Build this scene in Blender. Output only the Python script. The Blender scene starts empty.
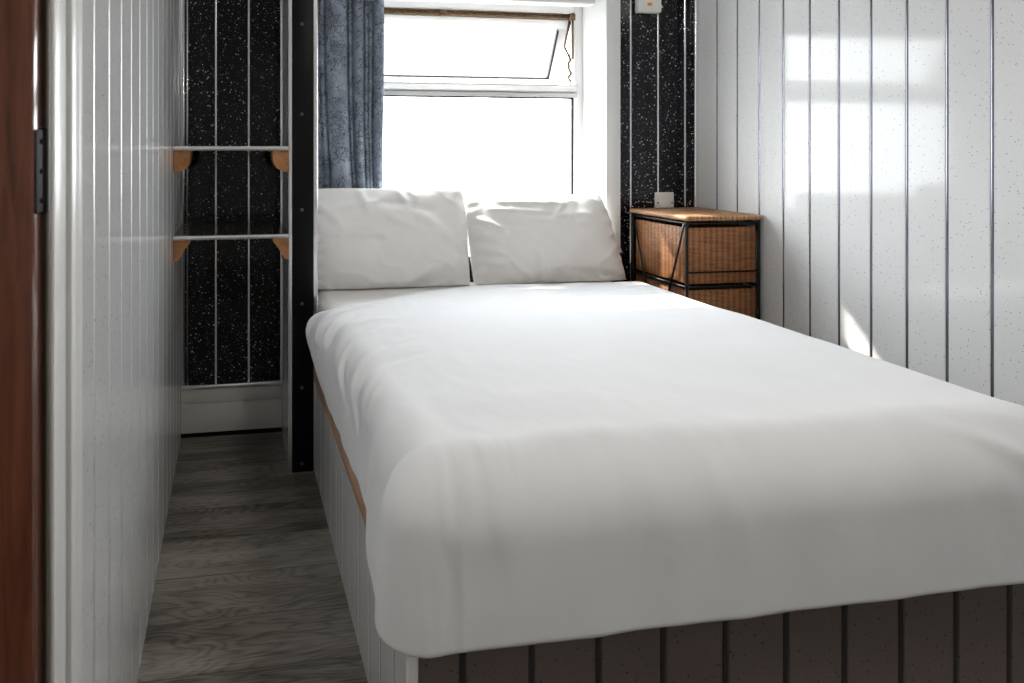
import bpy, bmesh, math, random
from mathutils import Vector, Matrix, noise

random.seed(7)
scn = bpy.context.scene
COL = scn.collection

# ------------------------------------------------------------------ helpers
def link(o, parent=None):
    COL.objects.link(o)
    if parent is not None:
        o.parent = parent
    return o

def mesh_obj(name, bm, mats, parent=None, smooth=False, autosmooth=None):
    me = bpy.data.meshes.new(name)
    bmesh.ops.recalc_face_normals(bm, faces=bm.faces)
    bm.to_mesh(me)
    bm.free()
    if not isinstance(mats, (list, tuple)):
        mats = [mats]
    for m in mats:
        me.materials.append(m)
    if smooth:
        for p in me.polygons:
            p.use_smooth = True
    if autosmooth is not None:
        for p in me.polygons:
            p.use_smooth = True
        me.set_sharp_from_angle(angle=math.radians(autosmooth))
    return link(bpy.data.objects.new(name, me), parent)

def empty(name, loc, parent=None):
    o = bpy.data.objects.new(name, None)
    o.location = loc
    o.empty_display_size = 0.05
    return link(o, parent)

def at(o, parent):
    """parent while keeping world coordinates (parents are unrotated empties)"""
    o.parent = parent
    o.matrix_parent_inverse = Matrix.Translation(-parent.location)
    return o

def thing(o, label, cat, group=None):
    o['label'] = label
    o['category'] = cat
    if group:
        o['group'] = group
    return o

def structure(o):
    o['kind'] = 'structure'
    return o

def add_box(bm, x0, x1, y0, y1, z0, z1, bevel=0.0, mi=0, seg=2):
    r = bmesh.ops.create_cube(bm, size=1.0)
    vs = r['verts']
    for v in vs:
        v.co = Vector(((x0 + x1) / 2 + v.co.x * (x1 - x0), (y0 + y1) / 2 + v.co.y * (y1 - y0), (z0 + z1) / 2 + v.co.z * (z1 - z0)))
    fs = set()
    for v in vs:
        fs.update(v.link_faces)
    for f in fs:
        f.material_index = mi
    if bevel > 0:
        es = set()
        for v in vs:
            es.update(v.link_edges)
        bmesh.ops.bevel(bm, geom=list(es), offset=bevel, segments=seg, profile=0.5, affect='EDGES')
    return vs

def box_obj(name, dims, mat, parent=None, bevel=0.0, seg=2):
    bm = bmesh.new()
    add_box(bm, *dims, bevel=bevel, seg=seg)
    return mesh_obj(name, bm, mat, parent, autosmooth=35 if bevel else None)

def add_tube(bm, pts, r, n=10, mi=0):
    pts = [Vector(p) for p in pts]
    rings = []
    prev_n = None
    for i, p in enumerate(pts):
        if i == 0:
            t = pts[1] - pts[0]
        elif i == len(pts) - 1:
            t = pts[-1] - pts[-2]
        else:
            t = (pts[i + 1] - pts[i]).normalized() + (pts[i] - pts[i - 1]).normalized()
        t.normalize()
        ref = prev_n if prev_n is not None else (Vector((0, 0, 1)) if abs(t.z) < 0.9 else Vector((1, 0, 0)))
        a = t.cross(ref)
        if a.length < 1e-5:
            a = t.cross(Vector((0, 1, 0)))
        a.normalize()
        b = t.cross(a).normalized()
        prev_n = b * -1
        rr = r if not isinstance(r, (list, tuple)) else r[i]
        rings.append([bm.verts.new(p + (a * math.cos(k * 2 * math.pi / n) + b * math.sin(k * 2 * math.pi / n)) * rr) for k in range(n)])
    for i in range(len(rings) - 1):
        for k in range(n):
            f = bm.faces.new((rings[i][k], rings[i][(k + 1) % n], rings[i + 1][(k + 1) % n], rings[i + 1][k]))
            f.material_index = mi
    for rg in (rings[0], rings[-1]):
        f = bm.faces.new(rg)
        f.material_index = mi

def add_prism(bm, prof, origin, eu, ev, ew, depth, mi=0):
    """closed 2-D profile (u,v) extruded along ew"""
    o = Vector(origin); eu = Vector(eu); ev = Vector(ev); ew = Vector(ew)
    a = [bm.verts.new(o + eu * u + ev * v) for u, v in prof]
    b = [bm.verts.new(o + eu * u + ev * v + ew * depth) for u, v in prof]
    n = len(prof)
    for i in range(n):
        f = bm.faces.new((a[i], a[(i + 1) % n], b[(i + 1) % n], b[i])); f.material_index = mi
    for r in (a, b):
        f = bm.faces.new(r); f.material_index = mi

def add_panels(bm, origin, eu, en, s0, s1, z0, z1, strips, th, pm=0, sm=1, groove=0.0045, edge0=True, edge1=True):
    """tongue-and-groove plastic cladding: flat boards, metal bead in every joint; eu along, en out of the face"""
    o = Vector(origin); eu = Vector(eu); en = Vector(en)
    prof = [(s0, 0.0, pm)]
    for s in sorted(strips):
        if not (s0 + 0.012 < s < s1 - 0.012):
            continue
        g = groove
        prof += [(s - g - 0.0015, 0.0, pm), (s - g, -0.0015, pm)]
        prof += [(s - g, -0.0025, pm)]
        prof[-1] = (s - g, -0.0025, sm)
        for k in range(1, 6):
            a = math.pi * k / 6
            prof.append((s - g * math.cos(a), -0.0025 + 0.0024 * math.sin(a), sm))
        prof += [(s + g, -0.0025, pm), (s + g, -0.0015, pm), (s + g + 0.0015, 0.0, pm)]
    prof.append((s1, 0.0, pm))
    lo = [bm.verts.new(o + eu * p[0] + en * p[1] + Vector((0, 0, z0))) for p in prof]
    hi = [bm.verts.new(o + eu * p[0] + en * p[1] + Vector((0, 0, z1))) for p in prof]
    bl = [bm.verts.new(o + eu * s - en * th + Vector((0, 0, z0))) for s in (s0, s1)]
    bh = [bm.verts.new(o + eu * s - en * th + Vector((0, 0, z1))) for s in (s0, s1)]
    for i in range(len(prof) - 1):
        f = bm.faces.new((lo[i], lo[i + 1], hi[i + 1], hi[i]))
        f.material_index = prof[i][2]
    for q in ((bl[0], bl[1], bh[1], bh[0]), (lo[0], hi[0], bh[0], bl[0]), (lo[-1], bl[1], bh[1], hi[-1])):
        f = bm.faces.new(q); f.material_index = pm
    f = bm.faces.new(lo + [bl[1], bl[0]]); f.material_index = pm
    f = bm.faces.new(hi + [bh[1], bh[0]]); f.material_index = pm

# ------------------------------------------------------------------ materials
def new_mat(name):
    m = bpy.data.materials.new(name)
    m.use_nodes = True
    nt = m.node_tree
    for n in list(nt.nodes):
        nt.nodes.remove(n)
    out = nt.nodes.new('ShaderNodeOutputMaterial')
    b = nt.nodes.new('ShaderNodeBsdfPrincipled')
    nt.links.new(b.outputs[0], out.inputs[0])
    return m, nt, b, out

def N(nt, t, **kw):
    n = nt.nodes.new(t)
    for k, v in kw.items():
        setattr(n, k, v)
    return n

def ramp(nt, fac, stops, interp='LINEAR'):
    r = N(nt, 'ShaderNodeValToRGB')
    r.color_ramp.interpolation = interp
    el = r.color_ramp.elements
    while len(el) < len(stops):
        el.new(0.5)
    for e, (p, c) in zip(el, stops):
        e.position = p
        e.color = (c[0], c[1], c[2], 1) if isinstance(c, (tuple, list)) else (c, c, c, 1)
    nt.links.new(fac, r.inputs[0])
    return r.outputs[0]

def mix(nt, fac, a, b):
    m = N(nt, 'ShaderNodeMix', data_type='RGBA')
    for s, v in ((m.inputs[0], fac), (m.inputs[6], a), (m.inputs[7], b)):
        if hasattr(v, 'is_linked'):
            nt.links.new(v, s)
        elif isinstance(v, (int, float)):
            s.default_value = v
        else:
            s.default_value = (v[0], v[1], v[2], 1)
    return m.outputs[2]

def math_n(nt, op, a, b=None):
    m = N(nt, 'ShaderNodeMath', operation=op)
    for s, v in ((m.inputs[0], a), (m.inputs[1], b)):
        if v is None:
            continue
        if hasattr(v, 'is_linked'):
            nt.links.new(v, s)
        else:
            s.default_value = v
    return m.outputs[0]

def coords(nt, scale=(1, 1, 1), rot=(0, 0, 0)):
    tc = N(nt, 'ShaderNodeTexCoord')
    mp = N(nt, 'ShaderNodeMapping')
    mp.inputs['Scale'].default_value = scale
    mp.inputs['Rotation'].default_value = rot
    nt.links.new(tc.outputs['Object'], mp.inputs[0])
    return mp.outputs[0]

def noise_t(nt, vec, scale, detail=4, rough=0.55, dist=0.0):
    n = N(nt, 'ShaderNodeTexNoise')
    nt.links.new(vec, n.inputs['Vector'])
    n.inputs['Scale'].default_value = scale
    n.inputs['Detail'].default_value = detail
    n.inputs['Roughness'].default_value = rough
    n.inputs['Distortion'].default_value = dist
    return n.outputs[0]

def bump(nt, b, h, strength=0.2, distance=0.005):
    bp = N(nt, 'ShaderNodeBump')
    bp.inputs['Strength'].default_value = strength
    bp.inputs['Distance'].default_value = distance
    nt.links.new(h, bp.inputs['Height'])
    nt.links.new(bp.outputs[0], b.inputs['Normal'])

def plain(name, col, rough=0.5, metal=0.0, spec=0.5, var=0.0, vscale=20.0, bstr=0.0):
    m, nt, b, out = new_mat(name)
    b.inputs['Roughness'].default_value = rough
    b.inputs['Metallic'].default_value = metal
    b.inputs['Specular IOR Level'].default_value = spec
    v = coords(nt)
    n = noise_t(nt, v, vscale, 3)
    lo = tuple(c * (1 - var) for c in col)
    hi = tuple(min(1, c * (1 + var)) for c in col)
    nt.links.new(ramp(nt, n, [(0.3, lo), (0.7, hi)]), b.inputs['Base Color'])
    if bstr:
        bump(nt, b, n, bstr, 0.002)
    return m

def speckled(name, base, speck, speck2, scale, thr, rough, spec=0.5, thr2=None):
    m, nt, b, out = new_mat(name)
    v = coords(nt)
    def layer(sc, th):
        vo = N(nt, 'ShaderNodeTexVoronoi', feature='F1')
        vo.inputs['Scale'].default_value = sc
        nt.links.new(v, vo.inputs['Vector'])
        return math_n(nt, 'LESS_THAN', vo.outputs['Distance'], th)
    l1 = layer(scale, thr)
    l2 = layer(scale * 1.73, thr2 or thr * 1.1)
    n = noise_t(nt, v, 2.0, 2)
    bc = ramp(nt, n, [(0.3, tuple(c * 0.96 for c in base)), (0.7, base)])
    c = mix(nt, l2, bc, speck2)
    c = mix(nt, l1, c, speck)
    nt.links.new(c, b.inputs['Base Color'])
    b.inputs['Roughness'].default_value = rough
    b.inputs['Specular IOR Level'].default_value = spec
    return m

M_WHITEPANEL = speckled('white_speckled_pvc', (0.74, 0.745, 0.75), (0.16, 0.16, 0.21), (0.45, 0.43, 0.45), 68, 0.105, 0.09, 0.32)
M_BLACKPANEL = speckled('black_sparkle_pvc', (0.004, 0.004, 0.0065), (0.9, 0.9, 0.9), (0.4, 0.4, 0.43), 60, 0.13, 0.10, 0.28, 0.15)
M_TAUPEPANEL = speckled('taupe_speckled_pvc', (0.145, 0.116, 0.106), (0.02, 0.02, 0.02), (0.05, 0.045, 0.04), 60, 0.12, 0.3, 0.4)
M_CHROME = plain('chrome_bead', (0.90, 0.90, 0.92), 0.22, 1.0)
M_GREYBEAD = plain('grey_metal_bead', (0.20, 0.20, 0.25), 0.25, 0.85)
M_SATINBEAD = plain('satin_bead', (0.78, 0.78, 0.78), 0.38, 1.0)
M_DARKBEAD = plain('dark_bead', (0.03, 0.028, 0.028), 0.3, 0.3)
M_BLACK = plain('black_plastic', (0.004, 0.004, 0.005), 0.4, 0, 0.15)
M_SCREW = plain('screw_steel', (0.45, 0.45, 0.46), 0.3, 1.0)
M_DARKSCREW = plain('dull_screw', (0.10, 0.10, 0.105), 0.4, 0.6)
M_HINGE = plain('black_hinge', (0.012, 0.010, 0.010), 0.65, 0.0, 0.2)
M_BLACKMETAL = plain('black_rod_metal', (0.012, 0.012, 0.013), 0.35, 0.6)
M_WHITEPAINT = plain('white_gloss_paint', (0.80, 0.80, 0.79), 0.3, 0, 0.5, 0.03, 3)
M_UPVC = plain('white_window_plastic', (0.82, 0.82, 0.82), 0.25, 0, 0.5, 0.02, 4)
M_UPVCSHADE = plain('shaded_window_plastic', (0.50, 0.50, 0.50), 0.35, 0, 0.4, 0.06, 6)  # white frame plastic darkened: shade on the transom put into the colour
M_SKIRT = plain('skirting_paint', (0.62, 0.60, 0.57), 0.4, 0, 0.5, 0.05, 6)
M_CREAM = plain('cream_frame_paint', (0.30, 0.265, 0.21), 0.4, 0, 0.5, 0.06, 8)
M_JAMB = plain('dark_jamb_paint', (0.085, 0.072, 0.058), 0.5, 0, 0.4, 0.1, 8)
M_CEIL = plain('ceiling_white', (0.8, 0.8, 0.79), 0.6, 0, 0.3, 0.02, 2)
M_PLASTIC = plain('switch_plastic', (0.78, 0.77, 0.74), 0.3)
M_ORANGE = plain('orange_lens', (0.85, 0.33, 0.02), 0.25)
M_RUST = plain('rusted_brass', (0.13, 0.075, 0.03), 0.5, 0.3, 0.5, 0.5, 60, 0.3)
M_LEDGE = plain('dark_shelf_laminate', (0.035, 0.032, 0.028), 0.16, 0, 0.5, 0.2, 10)
M_SHEET = None

def fabric(name, col, wave=900, var=0.03, rough=0.85, crease=0.0):
    m, nt, b, out = new_mat(name)
    v = coords(nt)
    n = noise_t(nt, v, 6, 5)
    nt.links.new(ramp(nt, n, [(0.3, tuple(c * (1 - var) for c in col)), (0.7, col)]), b.inputs['Base Color'])
    b.inputs['Roughness'].default_value = rough
    b.inputs['Specular IOR Level'].default_value = 0.2
    b.inputs['Sheen Weight'].default_value = 0.15
    if crease:
        n2 = noise_t(nt, coords(nt, (1, 1, 1)), 9, 3, 0.5, 0.8)
        bump(nt, b, n2, crease, 0.02)
    return m
M_DUVET = fabric('white_duvet_cotton', (0.80, 0.805, 0.825), crease=0.06)
M_PILLOW = fabric('white_pillow_cotton', (0.80, 0.785, 0.77), crease=0.10)
M_SHEET = fabric('white_sheet_cotton', (0.80, 0.785, 0.765), crease=0.05)

def wood(name, c0, c1, axis_scale, rough=0.4, scale=5, spec=0.5):
    m, nt, b, out = new_mat(name)
    v = coords(nt, axis_scale)
    n = noise_t(nt, v, scale, 6, 0.6, 0.6)
    nt.links.new(ramp(nt, n, [(0.3, c0), (0.7, c1)]), b.inputs['Base Color'])
    b.inputs['Roughness'].default_value = rough
    b.inputs['Specular IOR Level'].default_value = spec
    bump(nt, b, n, 0.08, 0.002)
    return m
M_PINE = wood('orange_pine', (0.26, 0.10, 0.03), (0.52, 0.24, 0.085), (6, 1, 6), 0.45)
M_EDGE = wood('bed_edge_wood', (0.30, 0.175, 0.105), (0.52, 0.33, 0.21), (10, 0.8, 10), 0.45)
M_DOOR = wood('mahogany_gloss', (0.055, 0.016, 0.008), (0.18, 0.062, 0.036), (9, 9, 0.7), 0.14, 4)

def floor_mat():
    m, nt, b, out = new_mat('grey_oak_laminate')
    tc = N(nt, 'ShaderNodeTexCoord')
    sp = N(nt, 'ShaderNodeSeparateXYZ')
    nt.links.new(tc.outputs['Object'], sp.inputs[0])
    PW = 0.192
    yy = math_n(nt, 'DIVIDE', math_n(nt, 'ADD', sp.outputs[1], 5.06), PW)
    idx = math_n(nt, 'FLOOR', yy)
    fr = math_n(nt, 'FRACT', yy)
    off = math_n(nt, 'MULTIPLY', idx, 3.71)
    xx = math_n(nt, 'ADD', sp.outputs[0], off)
    cb = N(nt, 'ShaderNodeCombineXYZ')
    nt.links.new(xx, cb.inputs[0]); nt.links.new(sp.outputs[1], cb.inputs[1]); nt.links.new(off, cb.inputs[2])
    def stretched(sx, sy, sc, det, dist, rough=0.6):
        mp = N(nt, 'ShaderNodeMapping')
        mp.inputs['Scale'].default_value = (sx, sy, 1)
        nt.links.new(cb.outputs[0], mp.inputs[0])
        return noise_t(nt, mp.outputs[0], sc, det, rough, dist)
    broad = stretched(1.2, 6, 1.6, 4, 0.8)
    fine = stretched(3, 110, 2.2, 6, 0.4, 0.7)
    # cathedral grain: sine of a warped distance field
    warp = stretched(1.0, 4.5, 1.6, 2, 0.5)
    rings = math_n(nt, 'SINE', math_n(nt, 'MULTIPLY', warp, 150.0))
    rings = math_n(nt, 'POWER', math_n(nt, 'MULTIPLY', math_n(nt, 'ADD', rings, 1.0), 0.5), 0.4)
    t = math_n(nt, 'ADD', math_n(nt, 'MULTIPLY', broad, 0.5), math_n(nt, 'MULTIPLY', fine, 0.46))
    t = math_n(nt, 'ADD', t, math_n(nt, 'MULTIPLY', rings, 0.09))
    wn = N(nt, 'ShaderNodeTexWhiteNoise', noise_dimensions='1D')
    nt.links.new(idx, wn.inputs['W'])
    t = math_n(nt, 'ADD', t, math_n(nt, 'MULTIPLY', math_n(nt, 'SUBTRACT', wn.outputs['Value'], 0.5), 0.10))
    c = ramp(nt, t, [(0.38, (0.035, 0.029, 0.022)), (0.47, (0.105, 0.092, 0.076)), (0.55, (0.20, 0.18, 0.155)), (0.68, (0.33, 0.305, 0.27))])
    seam = math_n(nt, 'LESS_THAN', math_n(nt, 'ABSOLUTE', math_n(nt, 'SUBTRACT', fr, 0.5)), 0.493)
    c = mix(nt, seam, (0.06, 0.053, 0.045), c)
    nt.links.new(c, b.inputs['Base Color'])
    b.inputs['Roughness'].default_value = 0.34
    bump(nt, b, t, 0.12, 0.002)
    return m
M_FLOOR = floor_mat()

def wicker_mat(name, vertical_axis):
    """woven cane: thin horizontal strands over evenly spaced upright stakes"""
    m, nt, b, out = new_mat(name)
    tc = N(nt, 'ShaderNodeTexCoord')
    sp = N(nt, 'ShaderNodeSeparateXYZ')
    nt.links.new(tc.outputs['Object'], sp.inputs[0])
    u = math_n(nt, 'ADD', sp.outputs[0], sp.outputs[1])
    z = sp.outputs[2]
    if vertical_axis == 'flat':
        u, z = sp.outputs[0], sp.outputs[1]
    su = math_n(nt, 'SINE', math_n(nt, 'MULTIPLY', u, 2 * math.pi / 0.017))
    row = math_n(nt, 'DIVIDE', z, 0.0052)
    par = math_n(nt, 'SUBTRACT', math_n(nt, 'MULTIPLY', math_n(nt, 'MODULO', math_n(nt, 'FLOOR', row), 2.0), 2.0), 1.0)
    over = math_n(nt, 'MULTIPLY', su, par)
    sr = math_n(nt, 'ABSOLUTE', math_n(nt, 'SINE', math_n(nt, 'MULTIPLY', row, math.pi)))
    h = math_n(nt, 'MULTIPLY', math_n(nt, 'ADD', math_n(nt, 'MULTIPLY', over, 0.35), 0.65), sr)
    wide = math_n(nt, 'SINE', math_n(nt, 'MULTIPLY', u, 2 * math.pi / 0.0255))
    v = coords(nt, (1, 1, 8))
    n = noise_t(nt, v, 18, 4)
    t = math_n(nt, 'ADD', math_n(nt, 'MULTIPLY', h, 0.55), math_n(nt, 'MULTIPLY', n, 0.5))
    t = math_n(nt, 'ADD', t, math_n(nt, 'MULTIPLY', wide, 0.10))
    c = ramp(nt, t, [(0.2, (0.045, 0.014, 0.004)), (0.5, (0.26, 0.098, 0.030)), (0.8, (0.52, 0.23, 0.085))])
    nt.links.new(c, b.inputs['Base Color'])
    b.inputs['Roughness'].default_value = 0.55
    bump(nt, b, h, 0.5, 0.002)
    return m
M_WICKER = wicker_mat('woven_cane', 'z')
M_WICKERLIT = wicker_mat('woven_cane_lit_top', 'flat')
for n_ in M_WICKERLIT.node_tree.nodes:  # top of the cane made lighter: light falling on it put into the colour
    if n_.type == 'VALTORGB':
        for e_, c_ in zip(n_.color_ramp.elements, ((0.16, 0.075, 0.03), (0.38, 0.19, 0.085), (0.56, 0.33, 0.17))):
            e_.color = (*c_, 1)
M_CANE = wood('cane_rim', (0.20, 0.09, 0.035), (0.42, 0.22, 0.10), (4, 4, 4), 0.4, 20)

def curtain_mat():
    m, nt, b, out = new_mat('blue_crackle_curtain')
    v = coords(nt, (1, 1, 1))
    n = noise_t(nt, v, 14, 4)
    mixv = N(nt, 'ShaderNodeMix', data_type='VECTOR')
    mixv.inputs[0].default_value = 0.04
    nt.links.new(v, mixv.inputs[4])
    nn = N(nt, 'ShaderNodeTexNoise'); nn.inputs['Scale'].default_value = 30
    nt.links.new(v, nn.inputs['Vector'])
    nt.links.new(nn.outputs['Color'], mixv.inputs[5])
    def crack(sc, th):
        vo = N(nt, 'ShaderNodeTexVoronoi', feature='DISTANCE_TO_EDGE')
        vo.inputs['Scale'].default_value = sc
        nt.links.new(mixv.outputs[1], vo.inputs['Vector'])
        return math_n(nt, 'LESS_THAN', vo.outputs['Distance'], th)
    gate = math_n(nt, 'GREATER_THAN', noise_t(nt, v, 11, 2), 0.47)
    c1 = math_n(nt, 'MULTIPLY', crack(34, 0.03), gate)
    gate2 = math_n(nt, 'GREATER_THAN', noise_t(nt, v, 24, 2), 0.5)
    c2 = math_n(nt, 'MULTIPLY', crack(90, 0.07), gate2)
    k = math_n(nt, 'MAXIMUM', c1, c2)
    base = ramp(nt, n, [(0.3, (0.17, 0.20, 0.255)), (0.7, (0.32, 0.36, 0.43))])
    nt.links.new(mix(nt, math_n(nt, 'MULTIPLY', k, 0.8), base, (0.03, 0.035, 0.05)), b.inputs['Base Color'])
    b.inputs['Roughness'].default_value = 0.75
    b.inputs['Specular IOR Level'].default_value = 0.25
    tr = N(nt, 'ShaderNodeBsdfTranslucent')
    tr.inputs[0].default_value = (0.10, 0.13, 0.2, 1)
    mx = N(nt, 'ShaderNodeMixShader')
    mx.inputs[0].default_value = 0.06
    nt.links.new(b.outputs[0], mx.inputs[1]); nt.links.new(tr.outputs[0], mx.inputs[2])
    nt.links.new(mx.outputs[0], out.inputs[0])
    return m
M_CURTAIN = curtain_mat()

def glass_mat():
    m, nt, b, out = new_mat('window_glass')
    nt.nodes.remove(b)
    tr = N(nt, 'ShaderNodeBsdfTransparent')
    tr.inputs[0].default_value = (0.96, 0.97, 0.97, 1)
    gl = N(nt, 'ShaderNodeBsdfGlossy')
    gl.inputs['Roughness'].default_value = 0.02
    lw = N(nt, 'ShaderNodeLayerWeight'); lw.inputs[0].default_value = 0.5
    fr5 = math_n(nt, 'POWER', lw.outputs['Facing'], 5.0)
    frs = math_n(nt, 'ADD', math_n(nt, 'MULTIPLY', fr5, 0.96), 0.04)
    mx = N(nt, 'ShaderNodeMixShader')
    nt.links.new(frs, mx.inputs[0])
    nt.links.new(tr.outputs[0], mx.inputs[1]); nt.links.new(gl.outputs[0], mx.inputs[2])
    nt.links.new(mx.outputs[0], out.inputs[0])
    return m
M_GLASS = glass_mat()

def fill_lamp_mat():
    m, nt, b, out = new_mat('opal_fill_lamp')
    b.inputs['Base Color'].default_value = (0.9, 0.88, 0.84, 1)
    b.inputs['Emission Color'].default_value = (1.0, 0.95, 0.88, 1)
    b.inputs['Emission Strength'].default_value = FILL_LAMP
    return m

# ------------------------------------------------------------------ dimensions (metres; camera foot at the origin, +Y to the window)
FILL_LAMP = 50.0
XL, XR, YB, YN = -0.204, 2.079, 3.049, -1.6
ZC = 2.35
XT = -0.1975                     # face of the door trim
XO = -1.35                       # far side of the next room, through the open door

# ------------------------------------------------------------------ setting
fl = box_obj('floor', (XO - 0.1, XR + 0.1, YN - 0.1, YB + 0.34, -0.08, 0.0), M_FLOOR)
structure(fl)
ce = box_obj('ceiling', (XO - 0.1, XR + 0.1, YN - 0.1, YB + 0.34, ZC, ZC + 0.08), M_CEIL)
structure(ce)

# right wall: white speckled boards with metal beads
bm = bmesh.new()
ST = [2.908 - 0.1323 * k for k in range(0, 34)]
add_panels(bm, (XR, 0, 0), (0, 1, 0), (-1, 0, 0), YN, YB, 0.0, ZC, ST, 0.1)
o = mesh_obj('wall_right', bm, [M_WHITEPANEL, M_GREYBEAD]); structure(o)

# back wall: black sparkle boards around the window opening
WX0, WX1, WZ0, WZ1 = 0.313, 1.627, 0.713, 1.865
bm = bmesh.new()
SB = [-0.0681 - 0.1316, -0.0681, 0.0635, 0.195, 0.327, 1.753, 1.887, 2.021]
SB += [0.327 + 0.1316 * k for k in range(1, 11)]
add_panels(bm, (0, YB, 0), (1, 0, 0), (0, -1, 0), XL - 0.1, WX0 - 0.012, 0.0, ZC, SB, 0.33)
add_panels(bm, (0, YB, 0), (1, 0, 0), (0, -1, 0), WX1 + 0.07, XR + 0.1, 0.0, ZC, SB, 0.33)
add_panels(bm, (0, YB, 0), (1, 0, 0), (0, -1, 0), WX0 - 0.012, WX1 + 0.07, 0.0, WZ0 - 0.02, SB, 0.33)
add_panels(bm, (0, YB, 0), (1, 0, 0), (0, -1, 0), WX0 - 0.012, WX1 + 0.07, WZ1 + 0.04, ZC, SB, 0.33)
o = mesh_obj('wall_back', bm, [M_BLACKPANEL, M_CHROME]); structure(o)

# white lining of the window recess, with a flat trim on the wall face
bm = bmesh.new()
add_box(bm, WX1, WX1 + 0.07, YB - 0.012, YB + 0.33, WZ0 - 0.0, WZ1 + 0.04, 0.004)
add_box(bm, WX0 - 0.012, WX0, YB - 0.012, YB + 0.33, WZ0 - 0.0, WZ1 + 0.04, 0.004)
add_box(bm, WX0, WX1, YB - 0.012, YB + 0.33, WZ1, WZ1 + 0.04, 0.004)
add_box(bm, WX0 - 0.012, WX1 + 0.07, YB - 0.02, YB + 0.33, WZ0 - 0.02, WZ0, 0.004)
bmesh.ops.create_uvsphere(bm, u_segments=10, v_segments=6, radius=0.004, matrix=Matrix.Translation((WX1 + 0.03, YB - 0.012, 1.20)))
o = mesh_obj('trim_1', bm, M_WHITEPAINT, autosmooth=35); structure(o)

# left wall (partition with the doorway near the camera)
YD0, YD1 = 0.04, 0.878
bm = bmesh.new()
SL = [1.162 + 0.1375 * k for k in range(0, 14)]
add_panels(bm, (XL, 0, 0), (0, 1, 0), (1, 0, 0), 1.029, YB, 0.0, ZC, SL, 0.06)
add_panels(bm, (XL, 0, 0), (0, 1, 0), (1, 0, 0), YN, YD0 - 0.09, 0.0, ZC, [YD0 - 0.09 - 0.133 * k for k in range(1, 14)], 0.06)
add_panels(bm, (XL, 0, 0), (0, 1, 0), (1, 0, 0), YD0 - 0.09, 1.029, 2.06, ZC, [YD0 - 0.09 + 0.133 * k for k in range(1, 9)], 0.06)
o = mesh_obj('wall_left', bm, [M_WHITEPANEL, M_SATINBEAD]); structure(o)

# white edge profile that closes the boards beside the door frame
bm = bmesh.new()
add_box(bm, XT - 0.058, XT + 0.002, 1.004, 1.030, 0.0, 2.06, 0.002)
add_box(bm, XT - 0.055, XT + 0.004, 0.956, 1.003, 0.0, 2.06, 0.004)
add_box(bm, XT - 0.055, XT + 0.001, YD1, 0.9385, 0.0, 2.06, 0.004)
add_box(bm, XT - 0.055, XT - 0.003, 0.937, 0.957, 0.0, 2.06, 0.0, 1)
o = mesh_obj('trim_2', bm, [M_WHITEPAINT, M_JAMB], autosmooth=35); structure(o)

# the divider at the head of the bed: white boards, black end cap, metal corner profiles
DX0, DX1, DY = 0.196, 0.297, 2.652
bm = bmesh.new()
add_panels(bm, (DX0, 0, 0), (0, -1, 0), (-1, 0, 0), -YB, -DY, 0.0, ZC, [-(2.70 + 0.09 * k) for k in range(0, 4)], 0.058)
add_panels(bm, (DX1, 0, 0), (0, 1, 0), (1, 0, 0), DY, YB, 0.0, ZC, [2.70 + 0.13 * k for k in range(0, 3)], 0.056)
o = mesh_obj('wall_divider', bm, [M_WHITEPANEL, M_CHROME]); structure(o)
bm = bmesh.new()
add_box(bm, DX0 + 0.011, DX1 - 0.013, DY - 0.010, DY - 0.0005, 0.0, ZC, 0.002)
cap = mesh_obj('end_cap', bm, M_BLACK, o, autosmooth=35); cap['label'] = 'black end board with screws'
bm = bmesh.new()
for z in (1.92, 1.60, 1.278, 0.936, 0.60, 0.30, 0.03):
    bmesh.ops.create_uvsphere(bm, u_segments=14, v_segments=8, radius=0.0065, matrix=Matrix.Translation((0.242, DY - 0.010, z)) @ Matrix.Diagonal((1, 0.45, 1, 1)))
sc_ = mesh_obj('screw', bm, M_DARKSCREW, cap, smooth=True)
for nm, xx in (('corner_profile', DX0), ('corner_profile', DX1)):
    bm = bmesh.new()
    s = 1 if xx == DX0 else -1
    add_prism(bm, [(-0.003, -0.006), (0.001, -0.011), (0.0105, -0.011), (0.0105, -0.0005), (-0.0005, -0.0005), (-0.0005, 0.018), (-0.003, 0.018)] if s > 0 else [(-0.003, -0.006), (0.001, -0.011), (0.0125, -0.011), (0.0125, -0.0005), (-0.0005, -0.0005), (-0.0005, 0.018), (-0.003, 0.018)], (xx, DY, 0), (s, 0, 0), (0, 1, 0), (0, 0, 1), ZC)
    mesh_obj(nm, bm, M_CHROME, o)

# chrome corner bead in the alcove corners and the white corner by the right wall
bm = bmesh.new()
add_tube(bm, [(XL + 0.008, YB - 0.008, 0.2), (XL + 0.008, YB - 0.008, ZC)], 0.008, 10)
add_tube(bm, [(XL + 0.024, YB - 0.004, 0.2), (XL + 0.024, YB - 0.004, ZC)], 0.004, 8)
o = mesh_obj('trim_3', bm, M_CHROME, smooth=True); structure(o)
bm = bmesh.new()
add_box(bm, XR - 0.022, XR - 0.001, YB - 0.02, YB - 0.001, 0, ZC, 0.006, 0, 3)
o = mesh_obj('trim_4', bm, M_CHROME, autosmooth=40); structure(o)

# walls behind the camera and of the next room
def shell(name, dims):
    o = box_obj(name, dims, M_CEIL); structure(o); return o
shell('wall_front', (XO - 0.1, XR + 0.1, YN - 0.1, YN, 0, ZC))
shell('wall_outer', (XO - 0.1, XO, YN, YB, 0, ZC))
shell('wall_annexe', (XO, XL - 0.06, 1.30, 1.36, 0, ZC))

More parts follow.
